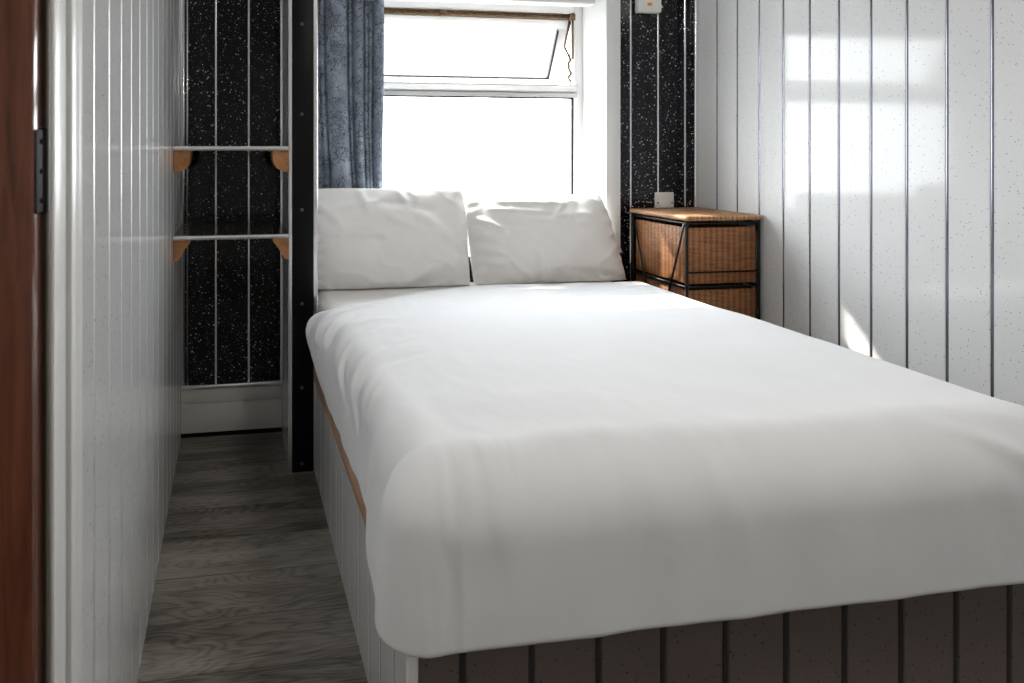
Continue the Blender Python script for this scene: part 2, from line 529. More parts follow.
# alcove skirting: plinth, board, cap and chrome strip; dark gap at the floor
bm = bmesh.new()
add_box(bm, XL, DX0, YB - 0.016, YB - 0.003, 0.018, 0.135, 0.002)
add_box(bm, XL, DX0, YB - 0.014, YB - 0.003, 0.1365, 0.190, 0.003)
o = mesh_obj('baseboard_back', bm, M_SKIRT, autosmooth=35); structure(o)
box_obj('base_gap', (XL, DX0, YB - 0.012, YB - 0.003, 0.0, 0.018), M_BLACK, o)
bm = bmesh.new()
add_box(bm, XL, DX0, YB - 0.020, YB - 0.001, 0.190, 0.210, 0.006, 0, 3)
mesh_obj('metal_capping', bm, M_CHROME, o, autosmooth=40)

# ------------------------------------------------------------------ window
YW = 3.262
win = empty('window_1', ((WX0 + WX1) / 2, YW, WZ0)); structure(win)
W0, W1 = WX0, WX1
def wpart(name, bm, mat, parent=win, **kw):
    ob = mesh_obj(name, bm, mat, **kw)
    return at(ob, parent)
bm = bmesh.new()
add_box(bm, W1 - 0.041, W1, YW, YW + 0.06, WZ0, WZ1, 0.004)
add_box(bm, W0, W0 + 0.041, YW, YW + 0.06, WZ0, WZ1, 0.004)
add_box(bm, W0 + 0.0412, W1 - 0.0412, YW + 0.0005, YW + 0.059, 1.797, WZ1 - 0.001, 0.003)
add_box(bm, W0 + 0.0412, W1 - 0.0412, YW + 0.0005, YW + 0.059, WZ0 + 0.001, WZ0 + 0.045, 0.003)
frame = wpart('frame', bm, M_UPVC, autosmooth=35)
bm = bmesh.new()
add_prism(bm, [(-0.004, 1.398), (-0.004, 1.416), (0.004, 1.419), (-0.020, 1.449), (-0.020, 1.455), (0.06, 1.456), (0.06, 1.398)], (W0 + 0.03, YW, 0), (0, 1, 0), (0, 0, 1), (1, 0, 0), W1 - W0 - 0.06)
wpart('transom', bm, M_UPVCSHADE)
bm = bmesh.new()
add_box(bm, W0 + 0.035, W1 - 0.035, YW + 0.026, YW + 0.032, WZ0 + 0.04, 1.405)
wpart('pane', bm, M_GLASS)
bm = bmesh.new()   # dark gasket round the fixed pane
g0, g1, h0, h1 = W0 + 0.041, W1 - 0.041, WZ0 + 0.045, 1.398
add_box(bm, g1 - 0.008, g1, YW + 0.010, YW + 0.024, h0, h1)
add_box(bm, g0, g0 + 0.008, YW + 0.010, YW + 0.024, h0, h1)
add_box(bm, g0, g1, YW + 0.010, YW + 0.024, h1 - 0.007, h1)
add_box(bm, g0, g1, YW + 0.010, YW + 0.024, h0, h0 + 0.004)
wpart('gasket', bm, M_BLACK)
# rusted hinge bar above the vent
bm = bmesh.new()
add_box(bm, W0 + 0.045, W1 - 0.046, YW + 0.004, YW + 0.030, 1.768, 1.776, 0.002)
add_box(bm, W0 + 0.045, W1 - 0.046, YW + 0.012, YW + 0.030, 1.776, 1.788, 0.0)
add_box(bm, W0 + 0.045, W1 - 0.046, YW + 0.002, YW + 0.022, 1.788, 1.794, 0.002)
for xx in (0.93, 1.56):
    add_box(bm, xx, xx + 0.03, YW - 0.004, YW + 0.02, 1.762, 1.792, 0.003)
wpart('hinge_bar', bm, M_RUST, autosmooth=35)
# the open top-hung vent
AL = math.radians(27)
def vent(u0, u1, s0, s1, d0, d1):
    """box in the plane of the open vent: s runs down from the hinge, d out of the vent plane"""
    return (u0, u1, d0, d1, -s1, -s0)
sash = empty('sash', (0, 0, 0))
sash.parent = win
sash.location = Vector((0, YW + 0.022, 1.765)) - win.location
sash.rotation_euler = (AL, 0, 0)
def spart(name, boxes, mat, bev=0.004):
    bm = bmesh.new()
    for bx in boxes:
        add_box(bm, *vent(*bx), bevel=bev)
    return mesh_obj(name, bm, mat, sash, autosmooth=35 if bev else None)
S0, S1, SH = W0 + 0.046, W1 - 0.044, 0.345
spart('sash_frame', [(S0, S1, 0, 0.045, 0, 0.035), (S0, S1, SH - 0.045, SH, 0, 0.035), (S0, S0 + 0.055, 0.04, SH - 0.04, 0, 0.035), (S1 - 0.055, S1, 0.04, SH - 0.04, 0, 0.035)], M_UPVC)
spart('sash_gasket', [(S1 - 0.064, S1 - 0.055, 0.05, SH - 0.047, -0.002, 0.02), (S0 + 0.055, S0 + 0.064, 0.05, SH - 0.047, -0.002, 0.02), (S0 + 0.055, S1 - 0.055, SH - 0.053, SH - 0.045, -0.002, 0.02)], M_BLACK, 0)
spart('sash_pane', [(S0 + 0.05, S1 - 0.05, 0.04, SH - 0.04, 0.016, 0.022)], M_GLASS, 0)
# rusted friction stay with its chain
bm = bmesh.new()
add_tube(bm, [(1.572, YW + 0.02, 1.76), (1.545, YW + 0.02, 1.64), (1.577, YW + 0.03, 1.585)], 0.006, 6)
add_tube(bm, [(1.581, YW + 0.01, 1.80), (1.581, YW + 0.01, 1.58)], 0.0045, 6)
pz = 1.585
pts = []
while pz > 1.47:
    pts.append((1.570 + random.uniform(-0.008, 0.008), YW + 0.02 + random.uniform(-0.004, 0.004), pz)); pz -= 0.007
add_tube(bm, pts, 0.006, 6)
wpart('stay', bm, M_RUST, smooth=True)
bm = bmesh.new()
for xx, zz in ((0.62, 1.436), (0.76, 1.436), (1.33, 1.440), (1.35, 1.440)):
    bmesh.ops.create_uvsphere(bm, u_segments=8, v_segments=6, radius=0.005, matrix=Matrix.Translation((xx, YW - 0.002, zz)))
wpart('frame_screw', bm, M_RUST, smooth=True)

# ------------------------------------------------------------------ door on the left: leaf turned into the next room
door = empty('door_1', (XL - 0.02, 0.88, 0.0)); structure(door)
bm = bmesh.new()
add_box(bm, XT - 0.070, XT - 0.0025, YD1 - 0.004, YD1 - 0.0002, 0, 2.06, 0.001)
add_box(bm, XT - 0.0072, XT - 0.0030, YD1 - 0.008, YD1 - 0.003, 0, 2.06, 0.001, 1)
add_box(bm, XT - 0.060, XT + 0.004, YD0 - 0.09, YD0 - 0.001, 0, 2.06, 0.002, 1)
add_box(bm, XT - 0.060, XT + 0.004, YD0, YD1 - 0.010, 2.03, 2.06, 0.002, 1)
at(mesh_obj('door_frame', bm, [M_JAMB, M_CREAM], autosmooth=35), door)
LX = XT - 0.0097
bm = bmesh.new()
add_box(bm, LX - 0.76, LX, 0.830, 0.866, 0.006, 2.02, 0.004)
leaf = at(mesh_obj('door_leaf', bm, M_DOOR, autosmooth=35), door)
bm = bmesh.new()
add_box(bm, LX - 0.0005, LX + 0.0025, 0.834, 0.870, 1.082, 1.172, 0.001)
add_tube(bm, [(LX + 0.003, 0.866, 1.080), (LX + 0.003, 0.866, 1.174)], 0.004, 10)
for z in (1.095, 1.127, 1.159):
    bmesh.ops.create_uvsphere(bm, u_segments=8, v_segments=6, radius=0.003, matrix=Matrix.Translation((LX + 0.003, 0.85, z)))
at(mesh_obj('hinge', bm, M_HINGE, autosmooth=40), door)
bm = bmesh.new()
add_tube(bm, [(LX - 0.70, 0.832, 1.02), (LX - 0.70, 0.785, 1.02), (LX - 0.69, 0.782, 1.02), (LX - 0.59, 0.782, 1.02)], 0.009, 10)
add_box(bm, LX - 0.722, LX - 0.678, 0.826, 0.833, 0.93, 1.07, 0.004)
at(mesh_obj('door_handle', bm, M_SCREW, autosmooth=40), door)

# ------------------------------------------------------------------ alcove shelves
def make_shelf(z, label, prof):
    r = empty('alcove_shelf', ((XL + DX0) / 2, 2.84, z))
    thing(r, label, 'shelf', 'glossy shelves in the alcove')
    def p(ob):
        return at(ob, r)
    p(box_obj('shelf_board', (XL + 0.0015, DX0 - 0.0015, 2.635, YB - 0.002, z, z + 0.014), M_LEDGE))
    bm = bmesh.new()
    add_prism(bm, [(2.636, -0.001), (2.628, 0.001), (2.626, 0.007), (2.628, 0.014), (2.636, 0.016), (2.642, 0.0155), (2.642, 0.0142), (2.6345, 0.0142), (2.6345, -0.001)], (XL + 0.0015, 0, z), (0, 1, 0), (0, 0, 1), (1, 0, 0), DX0 - XL - 0.003)
    e = p(mesh_obj('edge_trim', bm, M_CHROME, autosmooth=50)); e['label'] = 'bright metal edge'
    for side in (-1, 1):
        bm = bmesh.new()
        x = XL + 0.0015 if side < 0 else DX0 - 0.0015
        add_prism(bm, prof, (x, 2.645, z - 0.001), (-side, 0, 0), (0, 0, 1), (0, 1, 0), 0.15)
        b = p(mesh_obj('bracket', bm, M_PINE)); b['label'] = 'orange pine bracket'
    return r
COVE = [(0, 0), (0.054, 0), (0.054, -0.014), (0.046, -0.022), (0.036, -0.036), (0.026, -0.053), (0.018, -0.066), (0.012, -0.074), (0, -0.076)]
BLOCK = [(0, 0), (0.056, 0), (0.056, -0.022), (0.053, -0.040), (0.046, -0.056), (0.036, -0.066), (0.020, -0.073), (0, -0.076)]
make_shelf(1.149, 'upper glossy alcove shelf at eye level, seen edge on', BLOCK)
make_shelf(0.838, 'lower glossy alcove shelf with its dark top showing', COVE)

# ------------------------------------------------------------------ bed
BX0, BX1, BY0, BY1 = 0.2866, 1.636, 1.186, YB - 0.006
base = empty('bed_base', ((BX0 + BX1) / 2, (BY0 + BY1) / 2, 0))
thing(base, 'built-in bed base clad in grey boards with a wooden edge, standing on the floor', 'bed')
bm = bmesh.new()
add_panels(bm, (BX0, 0, 0), (0, -1, 0), (-1, 0, 0), -2.638, -(BY0 + 0.014), 0.0, 0.318, [-(1.312 + 0.126 * k) for k in range(0, 15)], 0.02)
ob = at(mesh_obj('side_panel', bm, [M_WHITEPANEL, M_CHROME]), base); ob['label'] = 'pale speckled side boards'
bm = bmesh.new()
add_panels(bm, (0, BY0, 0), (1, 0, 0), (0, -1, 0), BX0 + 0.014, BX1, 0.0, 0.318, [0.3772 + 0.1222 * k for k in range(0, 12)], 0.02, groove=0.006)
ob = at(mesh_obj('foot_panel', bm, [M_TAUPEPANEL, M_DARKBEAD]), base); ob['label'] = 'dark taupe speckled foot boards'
bm = bmesh.new()
add_box(bm, BX0 - 0.004, BX0 + 0.014, BY0 - 0.004, BY0 + 0.014, 0.0, 0.318, 0.004)
ob = at(mesh_obj('corner_trim', bm, M_WHITEPAINT, autosmooth=40), base)
bm = bmesh.new()
add_box(bm, BX0 - 0.001, BX0 + 0.031, 1.470, 2.638, 0.318, 0.372, 0.006)
add_box(bm, BX0, BX0 + 0.031, BY0 + 0.004, 1.472, 0.318, 0.338, 0.004)
add_box(bm, BX0 + 0.031, BX1 - 0.01, BY0 + 0.004, BY0 + 0.05, 0.318, 0.338, 0.004)
ob = at(mesh_obj('wooden_edge', bm, M_EDGE, autosmooth=40), base); ob['label'] = 'brown wooden edge rail'
at(box_obj('platform', (BX0 + 0.05, BX1, BY0 + 0.05, BY1, 0.30, 0.350), M_EDGE), base)
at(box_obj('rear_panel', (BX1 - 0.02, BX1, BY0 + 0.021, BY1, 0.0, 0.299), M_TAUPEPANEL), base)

MT = 0.592
bm = bmesh.new()
add_box(bm, 0.322, 1.615, 1.205, 3.035, 0.352, MT, 0.045, 0, 5)
mat_o = mesh_obj('mattress', bm, M_SHEET, autosmooth=60)
thing(mat_o, 'mattress under a white fitted sheet, showing between pillows and duvet', 'mattress')

# duvet: a rectangular quilt draped over the mattress
DTOP = 0.628
def smooth01(x):
    x = max(0.0, min(1.0, x)); return x * x * (3 - 2 * x)
RX0, RX1, RY0, RYH = 0.366, 1.575, 1.285, 2.770     # rectangle that lies flat
def flap_prof(r, R, flare):
    a = r / R
    if a < math.pi / 2:
        return R * math.sin(a), R * (1 - math.cos(a))
    e = r - R * math.pi / 2
    return R + flare * e - 0.35 * flare * e * e / 0.2, R + e
def left_len(y):
    # hem ends on the wooden edge, and hangs lower next to the foot corner
    return 0.292 + 0.045 * smooth01((1.50 - y) / 0.12)
HEAD = [(0.20, 2.36), (0.33, 2.44), (0.38, 2.50), (0.465, 2.58), (0.667, 2.685), (0.86, 2.75), (0.985, 2.785), (1.25, 2.775), (1.70, 2.73)]
def head_edge(x):
    for (a, p), (b, q) in zip(HEAD, HEAD[1:]):
        if x <= b:
            return p + (q - p) * (x - a) / (b - a)
    return HEAD[-1][1]
CREASES = [  # crease lines on the left shoulder and flap in (x, s) sheet space: x0,y0,x1,y1,width,height
]
for k in range(26):
    y = 1.72 + 0.036 * k + random.uniform(-0.02, 0.02)
    CREASES.append((0.27 - random.uniform(0, .12), y - 0.12, 0.36 + random.uniform(0.0, 0.16), y + 0.05 + random.uniform(0, .06), random.uniform(0.007, 0.015), random.uniform(-0.008, 0.011)))
for k in range(10):
    x = 0.45 + 0.12 * k + random.uniform(-0.03, 0.03)
    CREASES.append((x, 1.29 + random.uniform(-.01, .04), x + random.uniform(-0.02, 0.10), 1.02, random.uniform(0.014, 0.024), random.uniform(0.0, 0.004)))
for k in range(7):
    x = 0.33 + 0.022 * k
    CREASES.append((x + 0.03, 1.27, x + random.uniform(-0.01, 0.03), 1.08 + random.uniform(0, .05), 0.007, random.uniform(0.002, 0.006)))
for k in range(6):
    x = 1.25 + random.uniform(0, .3); y = 1.12 + random.uniform(0, .13)
    CREASES.append((x, y, x + 0.2, y - 0.06 - random.uniform(0, .05), 0.012, random.uniform(0.002, 0.006)))
def crease_h(x, y):
    h = 0.0
    for x0, y0, x1, y1, w, a in CREASES:
        dx, dy = x1 - x0, y1 - y0
        L2 = dx * dx + dy * dy
        t = ((x - x0) * dx + (y - y0) * dy) / L2
        if t < -0.2 or t > 1.2:
            continue
        tc = max(0, min(1, t))
        d2 = (x - x0 - tc * dx) ** 2 + (y - y0 - tc * dy) ** 2
        if d2 > 9 * w * w:
            continue
        h += a * math.exp(-d2 / (2 * w * w)) * smooth01(min(t + 0.2, 1.2 - t) / 0.45)
    return h

bm = bmesh.new()
nF, nT, nV = 36, 120, 180
xs = [('L', 1 - i / nF) for i in range(nF)] + [('T', i / nT) for i in range(nT + 1)] + [('R', (i + 1) / nF) for i in range(nF)]
ys = [('F', 1 - i / nF) for i in range(nF)] + [('T', i / nV) for i in range(nV + 1)]
FOOTL = 0.368
grid = []
for (yk, yv) in ys:
    row = []
    for (xk, xv) in xs:
        if xk == 'T':
            x = RX0 + (RX1 - RX0) * xv
        else:
            x = RX0 if xk == 'L' else RX1
        yh = head_edge(x)
        y = RY0 + (yh - RY0) * yv if yk == 'T' else RY0
        fx = xv if xk in 'LR' else 0.0
        fy = yv if yk == 'F' else 0.0
        sx = -1 if xk == 'L' else 1
        R = 0.085
        if fx == 0 and fy == 0:
            px, py, pz = x, y, DTOP
            nrm = Vector((0, 0, 1))
            shx, shy = x, y
        else:
            if fx > 0 and fy > 0:
                m = max(fx, fy)
                ang = math.pi / 4 * (fy / fx) if fx >= fy else math.pi / 2 - math.pi / 4 * (fx / fy)
                k = smooth01(ang / (math.pi * 0.42))
                Ls = left_len(RY0) if sx < 0 else 0.33
                L = Ls * (1 - k) + FOOTL * k
                d = Vector((sx * math.cos(ang), -math.sin(ang)))
            elif fx > 0:
                m, L, d = fx, (left_len(y) if sx < 0 else 0.32), Vector((sx, 0))
                if sx < 0:
                    # the head end of the side is tucked up
                    L -= 0.03 * smooth01((y - 2.25) / 0.25)
            else:
                m, L, d = fy, FOOTL, Vector((0, -1))
            r = m * L
            R = 0.085 if fy == 0 else 0.085 + 0.050 * (fy / (fx + fy))
            flare = 0.06
            if sx < 0 and fx > 0 and fy == 0:
                flare = 0.02 + 0.03 * smooth01((1.52 - y) / 0.15)
            elif sx < 0 and fx > 0:
                flare = 0.05 * (1 - k) + 0.06 * k
            ho, dr = flap_prof(r, R, flare)
            if sx < 0 and fx > 0:
                ho += 0.021 * smooth01((1.56 - y) / 0.15) * smooth01(r / 0.2) * ((1 - k) if fy > 0 else 1)
            if fx > 0 and fy > 0:
                ho *= 1 + 0.22 * math.sin(2 * ang) ** 2
            # soft vertical folds in the hanging part
            s = x * 1.0 + y * 1.0 + 1.7 * math.atan2(-d.y, d.x) * 0.12
            fold = 0.006 * math.sin(s * 21.0) + 0.004 * math.sin(s * 43 + 1.3)
            if sx < 0 and fy == 0:
                # the side billows out near the head
                ho += 0.034 * smooth01((y - 2.00) / 0.35) * math.sin(math.pi * min(1, m)) ** 0.8
                fold *= 0.25
            ho += fold * smooth01((r - 0.07) / 0.15) * (1.0 if fy == 0 else 0.25)
            px, py, pz = x + d.x * ho, y + d.y * ho, DTOP - dr
            a = min(r / R, math.pi / 2)
            nrm = Vector((d.x * math.sin(a), d.y * math.sin(a), math.cos(a)))
            shx, shy = x + d.x * r, y + d.y * r
        # puff and wrinkles
        puff = 0.010 * noise.noise(Vector((shx * 2.1, shy * 2.1, 3.1))) + 0.003 * noise.noise(Vector((shx * 7, shy * 5, 9.0)))
        fine = 0.0012 * noise.noise(Vector((shx * 26, shy * 14, 1.0)))
        disp = puff * (1 - 0.75 * max(fx, fy)) + fine + crease_h(shx, shy) * (1 - 0.95 * smooth01((fx - 0.4) / 0.5)) * (1 - 0.6 * smooth01((fy - 0.2) / 0.8))
        # head edge thins down onto the sheet
        if yk == 'T' and yh - y < 0.05:
            e = 1 - (yh - y) / 0.05
            disp -= 0.020 * e * e
        row.append(bm.verts.new(Vector((px, py, pz)) + nrm * disp))
    grid.append(row)
for j in range(len(grid) - 1):
    for i in range(len(grid[0]) - 1):
        bm.faces.new((grid[j][i], grid[j][i + 1], grid[j + 1][i + 1], grid[j + 1][i]))
bmesh.ops.recalc_face_normals(bm, faces=bm.faces)
duv = mesh_obj('duvet', bm, M_DUVET, smooth=True)
if duv.data.polygons[len(duv.data.polygons) // 2].normal.z < 0:
    duv.data.flip_normals()
so = duv.modifiers.new('thickness', 'SOLIDIFY'); so.thickness = 0.014; so.offset = -1
ss = duv.modifiers.new('smooth', 'SUBSURF'); ss.levels = 1; ss.render_levels = 1
thing(duv, 'plain white duvet spread over the bed and hanging over its foot', 'duvet')

# ------------------------------------------------------------------ pillows
def make_pillow(name, cx, cy, cz, w, h, t, lean, yaw, roll, seed, label, creases, shear=0.0, topw=1.0):
    bm = bmesh.new()
    nu, nv = 84, 60
    rnd = random.Random(seed)
    def side(sg):
        g = []
        for j in range(nv + 1):
            b = -1 + 2 * j / nv
            row = []
            for i in range(nu + 1):
                a = -1 + 2 * i / nu
                # denser towards the seams
                A = math.sin(a * math.pi / 2); B = math.sin(b * math.pi / 2)
                th = (max(0, 1 - abs(A) ** 2.8) ** 0.62) * (max(0, 1 - abs(B) ** 2.3) ** 0.62)
                x = A * w / 2 * (1 - 0.005 * (1 - B * B)) * (1 + (topw - 1) * (B + 1) / 2) + shear * (B + 1) / 2
                z = B * h / 2 * (1 - 0.035 * (1 - A * A))
                q = 1 - (0.045 if B > 0 else 0.006) * (A * A * B * B) ** 2
                x *= q; z *= q
                belly = 1.0 + 0.22 * (-B)            # filling sinks
                y = -sg * t / 2 * th * belly
                p = Vector((x, y, z))
                edge = max(abs(A), abs(B))
                wr = 0.026 * noise.noise(Vector((x * 4.5 + seed, z * 5, sg * 4.0))) + 0.004 * noise.noise(Vector((x * 14 + seed, z * 11, sg * 2.0 + 7)))
                rid = 1 - abs(noise.noise(Vector((x * 5.5 + seed * 3.1 + z * 2, z * 9 - x * 1.5, seed * 1.7 + sg))))
                wr += 0.009 * rid ** 9
                # seam gathers
                wr += 0.006 * math.sin(A * 30 + 4 * noise.noise(Vector((A * 3, B * 3, seed)))) * smooth01((abs(B) - 0.82) / 0.15) * (1 - smooth01((abs(B) - 0.97) / 0.03)) * (0.6 if B > 0 else 1)
                wr += 0.008 * math.sin(B * 24 + 4 * noise.noise(Vector((A * 3, B * 3, seed + 5)))) * smooth01((abs(A) - 0.80) / 0.15) * (1 - smooth01((abs(A) - 0.97) / 0.03))
                if sg > 0:
                    for (a0, b0, a1, b1, cw, ch) in creases:
                        dx, dz = (a1 - a0) * w / 2, (b1 - b0) * h / 2
                        qx, qz = (A - a0) * w / 2, (B - b0) * h / 2
                        tt = (qx * dx + qz * dz) / (dx * dx + dz * dz)
                        tc = max(0, min(1, tt))
                        d2 = (qx - tc * dx) ** 2 + (qz - tc * dz) ** 2
                        wr += 2.4 * ch * math.exp(-d2 / (2 * cw * cw)) * smooth01(min(tt + .25, 1.25 - tt) / 0.5)
                p.y -= sg * wr * min(1, th * 3)
                row.append(p)
            g.append(row)
        return g
    f, k = side(1), side(-1)
    Rm = Matrix.Translation((cx, cy, cz)) @ Matrix.Rotation(yaw, 4, 'Z') @ Matrix.Rotation(lean, 4, 'X') @ Matrix.Rotation(roll, 4, 'Y')
    def fin(p):
        q = Rm @ p
        # rests on the sheet and against the wall and window ledge
        if q.z < MT + 0.004:
            q.z = MT + 0.004 + 0.03 * (1 - math.exp((q.z - MT - 0.004) / 0.06)) * 0.05
        lim = YB - 0.024
        if q.z < WZ0 + 0.02 and q.y > lim:
            q.y = lim
        return q
    V = {}
    def vert(sg, j, i):
        if i in (0, nu) or j in (0, nv):
            sg = 1
        key = (sg, j, i)
        if key not in V:
            V[key] = bm.verts.new(fin((f if sg == 1 else k)[j][i]))
        return V[key]
    for sg in (1, -1):
        for j in range(nv):
            for i in range(nu):
                bm.faces.new((vert(sg, j, i), vert(sg, j, i + 1), vert(sg, j + 1, i + 1), vert(sg, j + 1, i)))
    o = mesh_obj(name, bm, M_PILLOW, smooth=True)
    ss = o.modifiers.new('smooth', 'SUBSURF'); ss.levels = 1; ss.render_levels = 1
    thing(o, label, 'pillow', 'pillows at the head of the bed')
    return o
CP1 = [(-0.9, 0.1, -0.1, 0.05, 0.006, 0.004), (-0.7, 0.55, -0.1, 0.75, 0.010, 0.005), (-0.2, 0.72, 0.5, 0.55, 0.012, -0.006), (0.3, 0.5, 0.75, -0.1, 0.015, 0.006),
       (0.5, -0.55, 0.1, -0.95, 0.012, 0.010), (0.75, -0.4, 0.35, -0.8, 0.012, 0.007), (-0.4, 0.95, -0.3, 0.5, 0.012, 0.006), (0.1, 0.95, 0.2, 0.6, 0.012, 0.006), (-0.95, 0.75, -0.6, 0.2, 0.014, 0.006)]
CP2 = [(-0.75, 0.62, 0.05, 0.50, 0.006, 0.006), (-0.6, 0.78, 0.35, 0.74, 0.007, 0.006), (-0.45, 0.42, 0.15, 0.30, 0.006, 0.005), (0.05, 0.86, 0.5, 0.80, 0.008, 0.004), (-0.1, 0.30, 0.3, 0.5, 0.006, 0.004),
       (0.1, 0.45, 0.3, 0.75, 0.005, 0.004), (0.30, 0.35, 0.42, 0.8, 0.005, 0.003), (-0.22, -0.3, -0.22, -0.95, 0.006, 0.004), (-0.9, 0.4, -0.6, 0.1, 0.010, 0.008), (-0.95, 0.1, -0.68, -0.1, 0.010, 0.008),
       (-0.92, -0.25, -0.7, -0.3, 0.010, 0.007), (-0.85, -0.5, -0.62, -0.55, 0.010, 0.006), (0.2, -0.75, 0.75, -0.85, 0.010, -0.005), (-0.7, 0.2, -0.4, 0.15, 0.008, 0.004)]
make_pillow('pillow', 0.632, 2.975, 0.786, 0.674, 0.430, 0.23, -math.radians(11), 0, math.radians(0.5), 3, 'white pillow beside the black divider post, under the blue curtain', CP1, 0.0, 0.985)
make_pillow('pillow', 1.320, 2.975, 0.768, 0.684, 0.400, 0.23, -math.radians(16), 0, 0, 11, 'white pillow nearest the wicker drawers, its top edge creased', CP2, -0.040, 0.945)

# ------------------------------------------------------------------ curtain and rail
bm = bmesh.new()
CX0, CX1 = 0.314, 0.645
nx, nz = 260, 60
RIDGES = [(0.300, 0.362, 0.034), (0.370, 0.388, 0.012), (0.396, 0.484, 0.055), (0.490, 0.504, 0.012), (0.511, 0.556, 0.036), (0.562, 0.576, 0.012), (0.581, 0.596, 0.014), (0.602, 0.652, 0.040)]
g = []
for j in range(nz + 1):
    v = j / nz
    z = 0.735 + (1.80 - 0.735) * v
    row = []
    for i in range(nx + 1):
        u = i / nx
        x = CX0 + (CX1 - CX0) * u
        dep = 0.0
        lean = 0.030 * (1 - v) * math.sin(math.pi * u)
        for (r0, r1, a) in RIDGES:
            q = (x - lean - (r0 + r1) / 2) / ((r1 - r0) / 2)
            if abs(q) < 1:
                dep = max(dep, a * (1 - abs(q) ** 2.2) ** 0.6)
        dep += 0.003 * noise.noise(Vector((x * 20, z * 4, 0.3)))
        xx = x + 0.006 * math.sin(z * 5 + x * 9) - 0.010 * v * u
        row.append(bm.verts.new((xx, 3.165 - dep, z)))
    g.append(row)
for j in range(nz):
    for i in range(nx):
        bm.faces.new((g[j][i], g[j][i + 1], g[j + 1][i + 1], g[j + 1][i]))
cur = mesh_obj('curtain', bm, M_CURTAIN, smooth=True)
so = cur.modifiers.new('thickness', 'SOLIDIFY'); so.thickness = 0.003
thing(cur, 'blue grey crackle-patterned curtain hanging in folds at the left of the window', 'curtain')

bm = bmesh.new()
add_box(bm, WX0 + 0.002, 1.600, 3.085, 3.160, 1.803, 1.862, 0.008, 0, 3)
rail = mesh_obj('curtain_rail', bm, M_UPVC, autosmooth=40)
thing(rail, 'white boxed curtain rail across the top of the window recess', 'curtain rail')

# ------------------------------------------------------------------ wicker drawer unit
KX0, KX1, KY0, KY1 = 1.745, 2.060, 2.622, 3.020
KT = 0.872
cab = empty('wicker_drawer_unit', ((KX0 + KX1) / 2, (KY0 + KY1) / 2, 0))
thing(cab, 'brown wicker drawer unit in a black metal frame, in the corner beside the bed', 'drawer unit')
def kp(ob):
    return at(ob, cab)
bm = bmesh.new()
add_box(bm, KX0 - 0.014, KX1 + 0.012, KY0 - 0.016, KY1 + 0.010, KT, KT + 0.020, 0.008, 0, 3)
kp(mesh_obj('top_board', bm, M_WICKERLIT, autosmooth=40))
for x in (KX0, KX1):
    for y in (KY0, KY1):
        bm = bmesh.new()
        add_tube(bm, [(x, y, 0), (x, y, KT)], 0.0062, 12)
        kp(mesh_obj('post', bm, M_BLACKMETAL, autosmooth=50))
RAILS = (KT - 0.010, 0.612, 0.362, 0.112)
for z in RAILS:
    for (a, b) in (((KX0, KY0), (KX1, KY0)), ((KX1, KY0), (KX1, KY1)), ((KX1, KY1), (KX0, KY1)), ((KX0, KY1), (KX0, KY0))):
        bm = bmesh.new()
        add_tube(bm, [(a[0], a[1], z), (b[0], b[1], z)], 0.0045, 8)
        kp(mesh_obj('rail', bm, M_BLACKMETAL, autosmooth=50))
for k, (zb, zt) in enumerate(((0.622, 0.846), (0.372, 0.602), (0.122, 0.352))):
    x0, x1, y0, y1 = KX0 + 0.007, KX1 - 0.008, KY0 + 0.006, KY1 - 0.008
    bm = bmesh.new()
    add_box(bm, x0, x1, y0, y1, zb, zt, 0.006, 0, 2)
    # hollow it: drop the lid, add the inner box
    top = [f for f in bm.faces if f.normal.z > 0.9 and f.calc_center_median().z > zt - 0.004]
    r = bmesh.ops.inset_region(bm, faces=top, thickness=0.010, depth=0)
    bmesh.ops.translate(bm, verts=list({v for f in top for v in f.verts}), vec=(0, 0, -(zt - zb) + 0.012))
    d = kp(mesh_obj('drawer', bm, M_WICKER, autosmooth=40))
    # cane binding round the front and the side faces
    bm = bmesh.new()
    e = 0.0065
    for (zz) in (zb + 0.007, zt - 0.004):
        add_tube(bm, [(x0, y0, zz), (x1, y0, zz)], e, 8)
        add_tube(bm, [(x0, y0, zz), (x0, y1, zz)], e, 8)
    for (xx, yy) in ((x0 + 0.004, y0), (x1 - 0.004, y0), (x0, y1 - 0.006), (x0, y0 + 0.012)):
        add_tube(bm, [(xx, yy, zb + 0.004), (xx, yy, zt - 0.002)], e, 8)
    rim = mesh_obj('binding', bm, M_CANE, autosmooth=50)
    rim.parent = d
    rim.matrix_parent_inverse = Matrix.Translation(-cab.location)
    bm = bmesh.new()
    zw = zb + 0.048
    add_tube(bm, [(KX0, KY0 - 0.001, zw), (KX1, KY0 - 0.001, zw)], 0.0032, 8)
    kp(mesh_obj('front_bar', bm, M_BLACKMETAL, smooth=True))
for sx, xx in ((0, KX0 - 0.004), (1, KX1 + 0.004)):
    ym = (KY0 + KY1) / 2
    for yy, ye in ((KY0 + 0.012, ym - 0.012), (KY1 - 0.012, ym + 0.012)):
        bm = bmesh.new()
        add_tube(bm, [(xx, yy, KT - 0.012), (xx, ye, 0.375)], 0.0045, 8)
        kp(mesh_obj('brace', bm, M_BLACKMETAL, smooth=True))

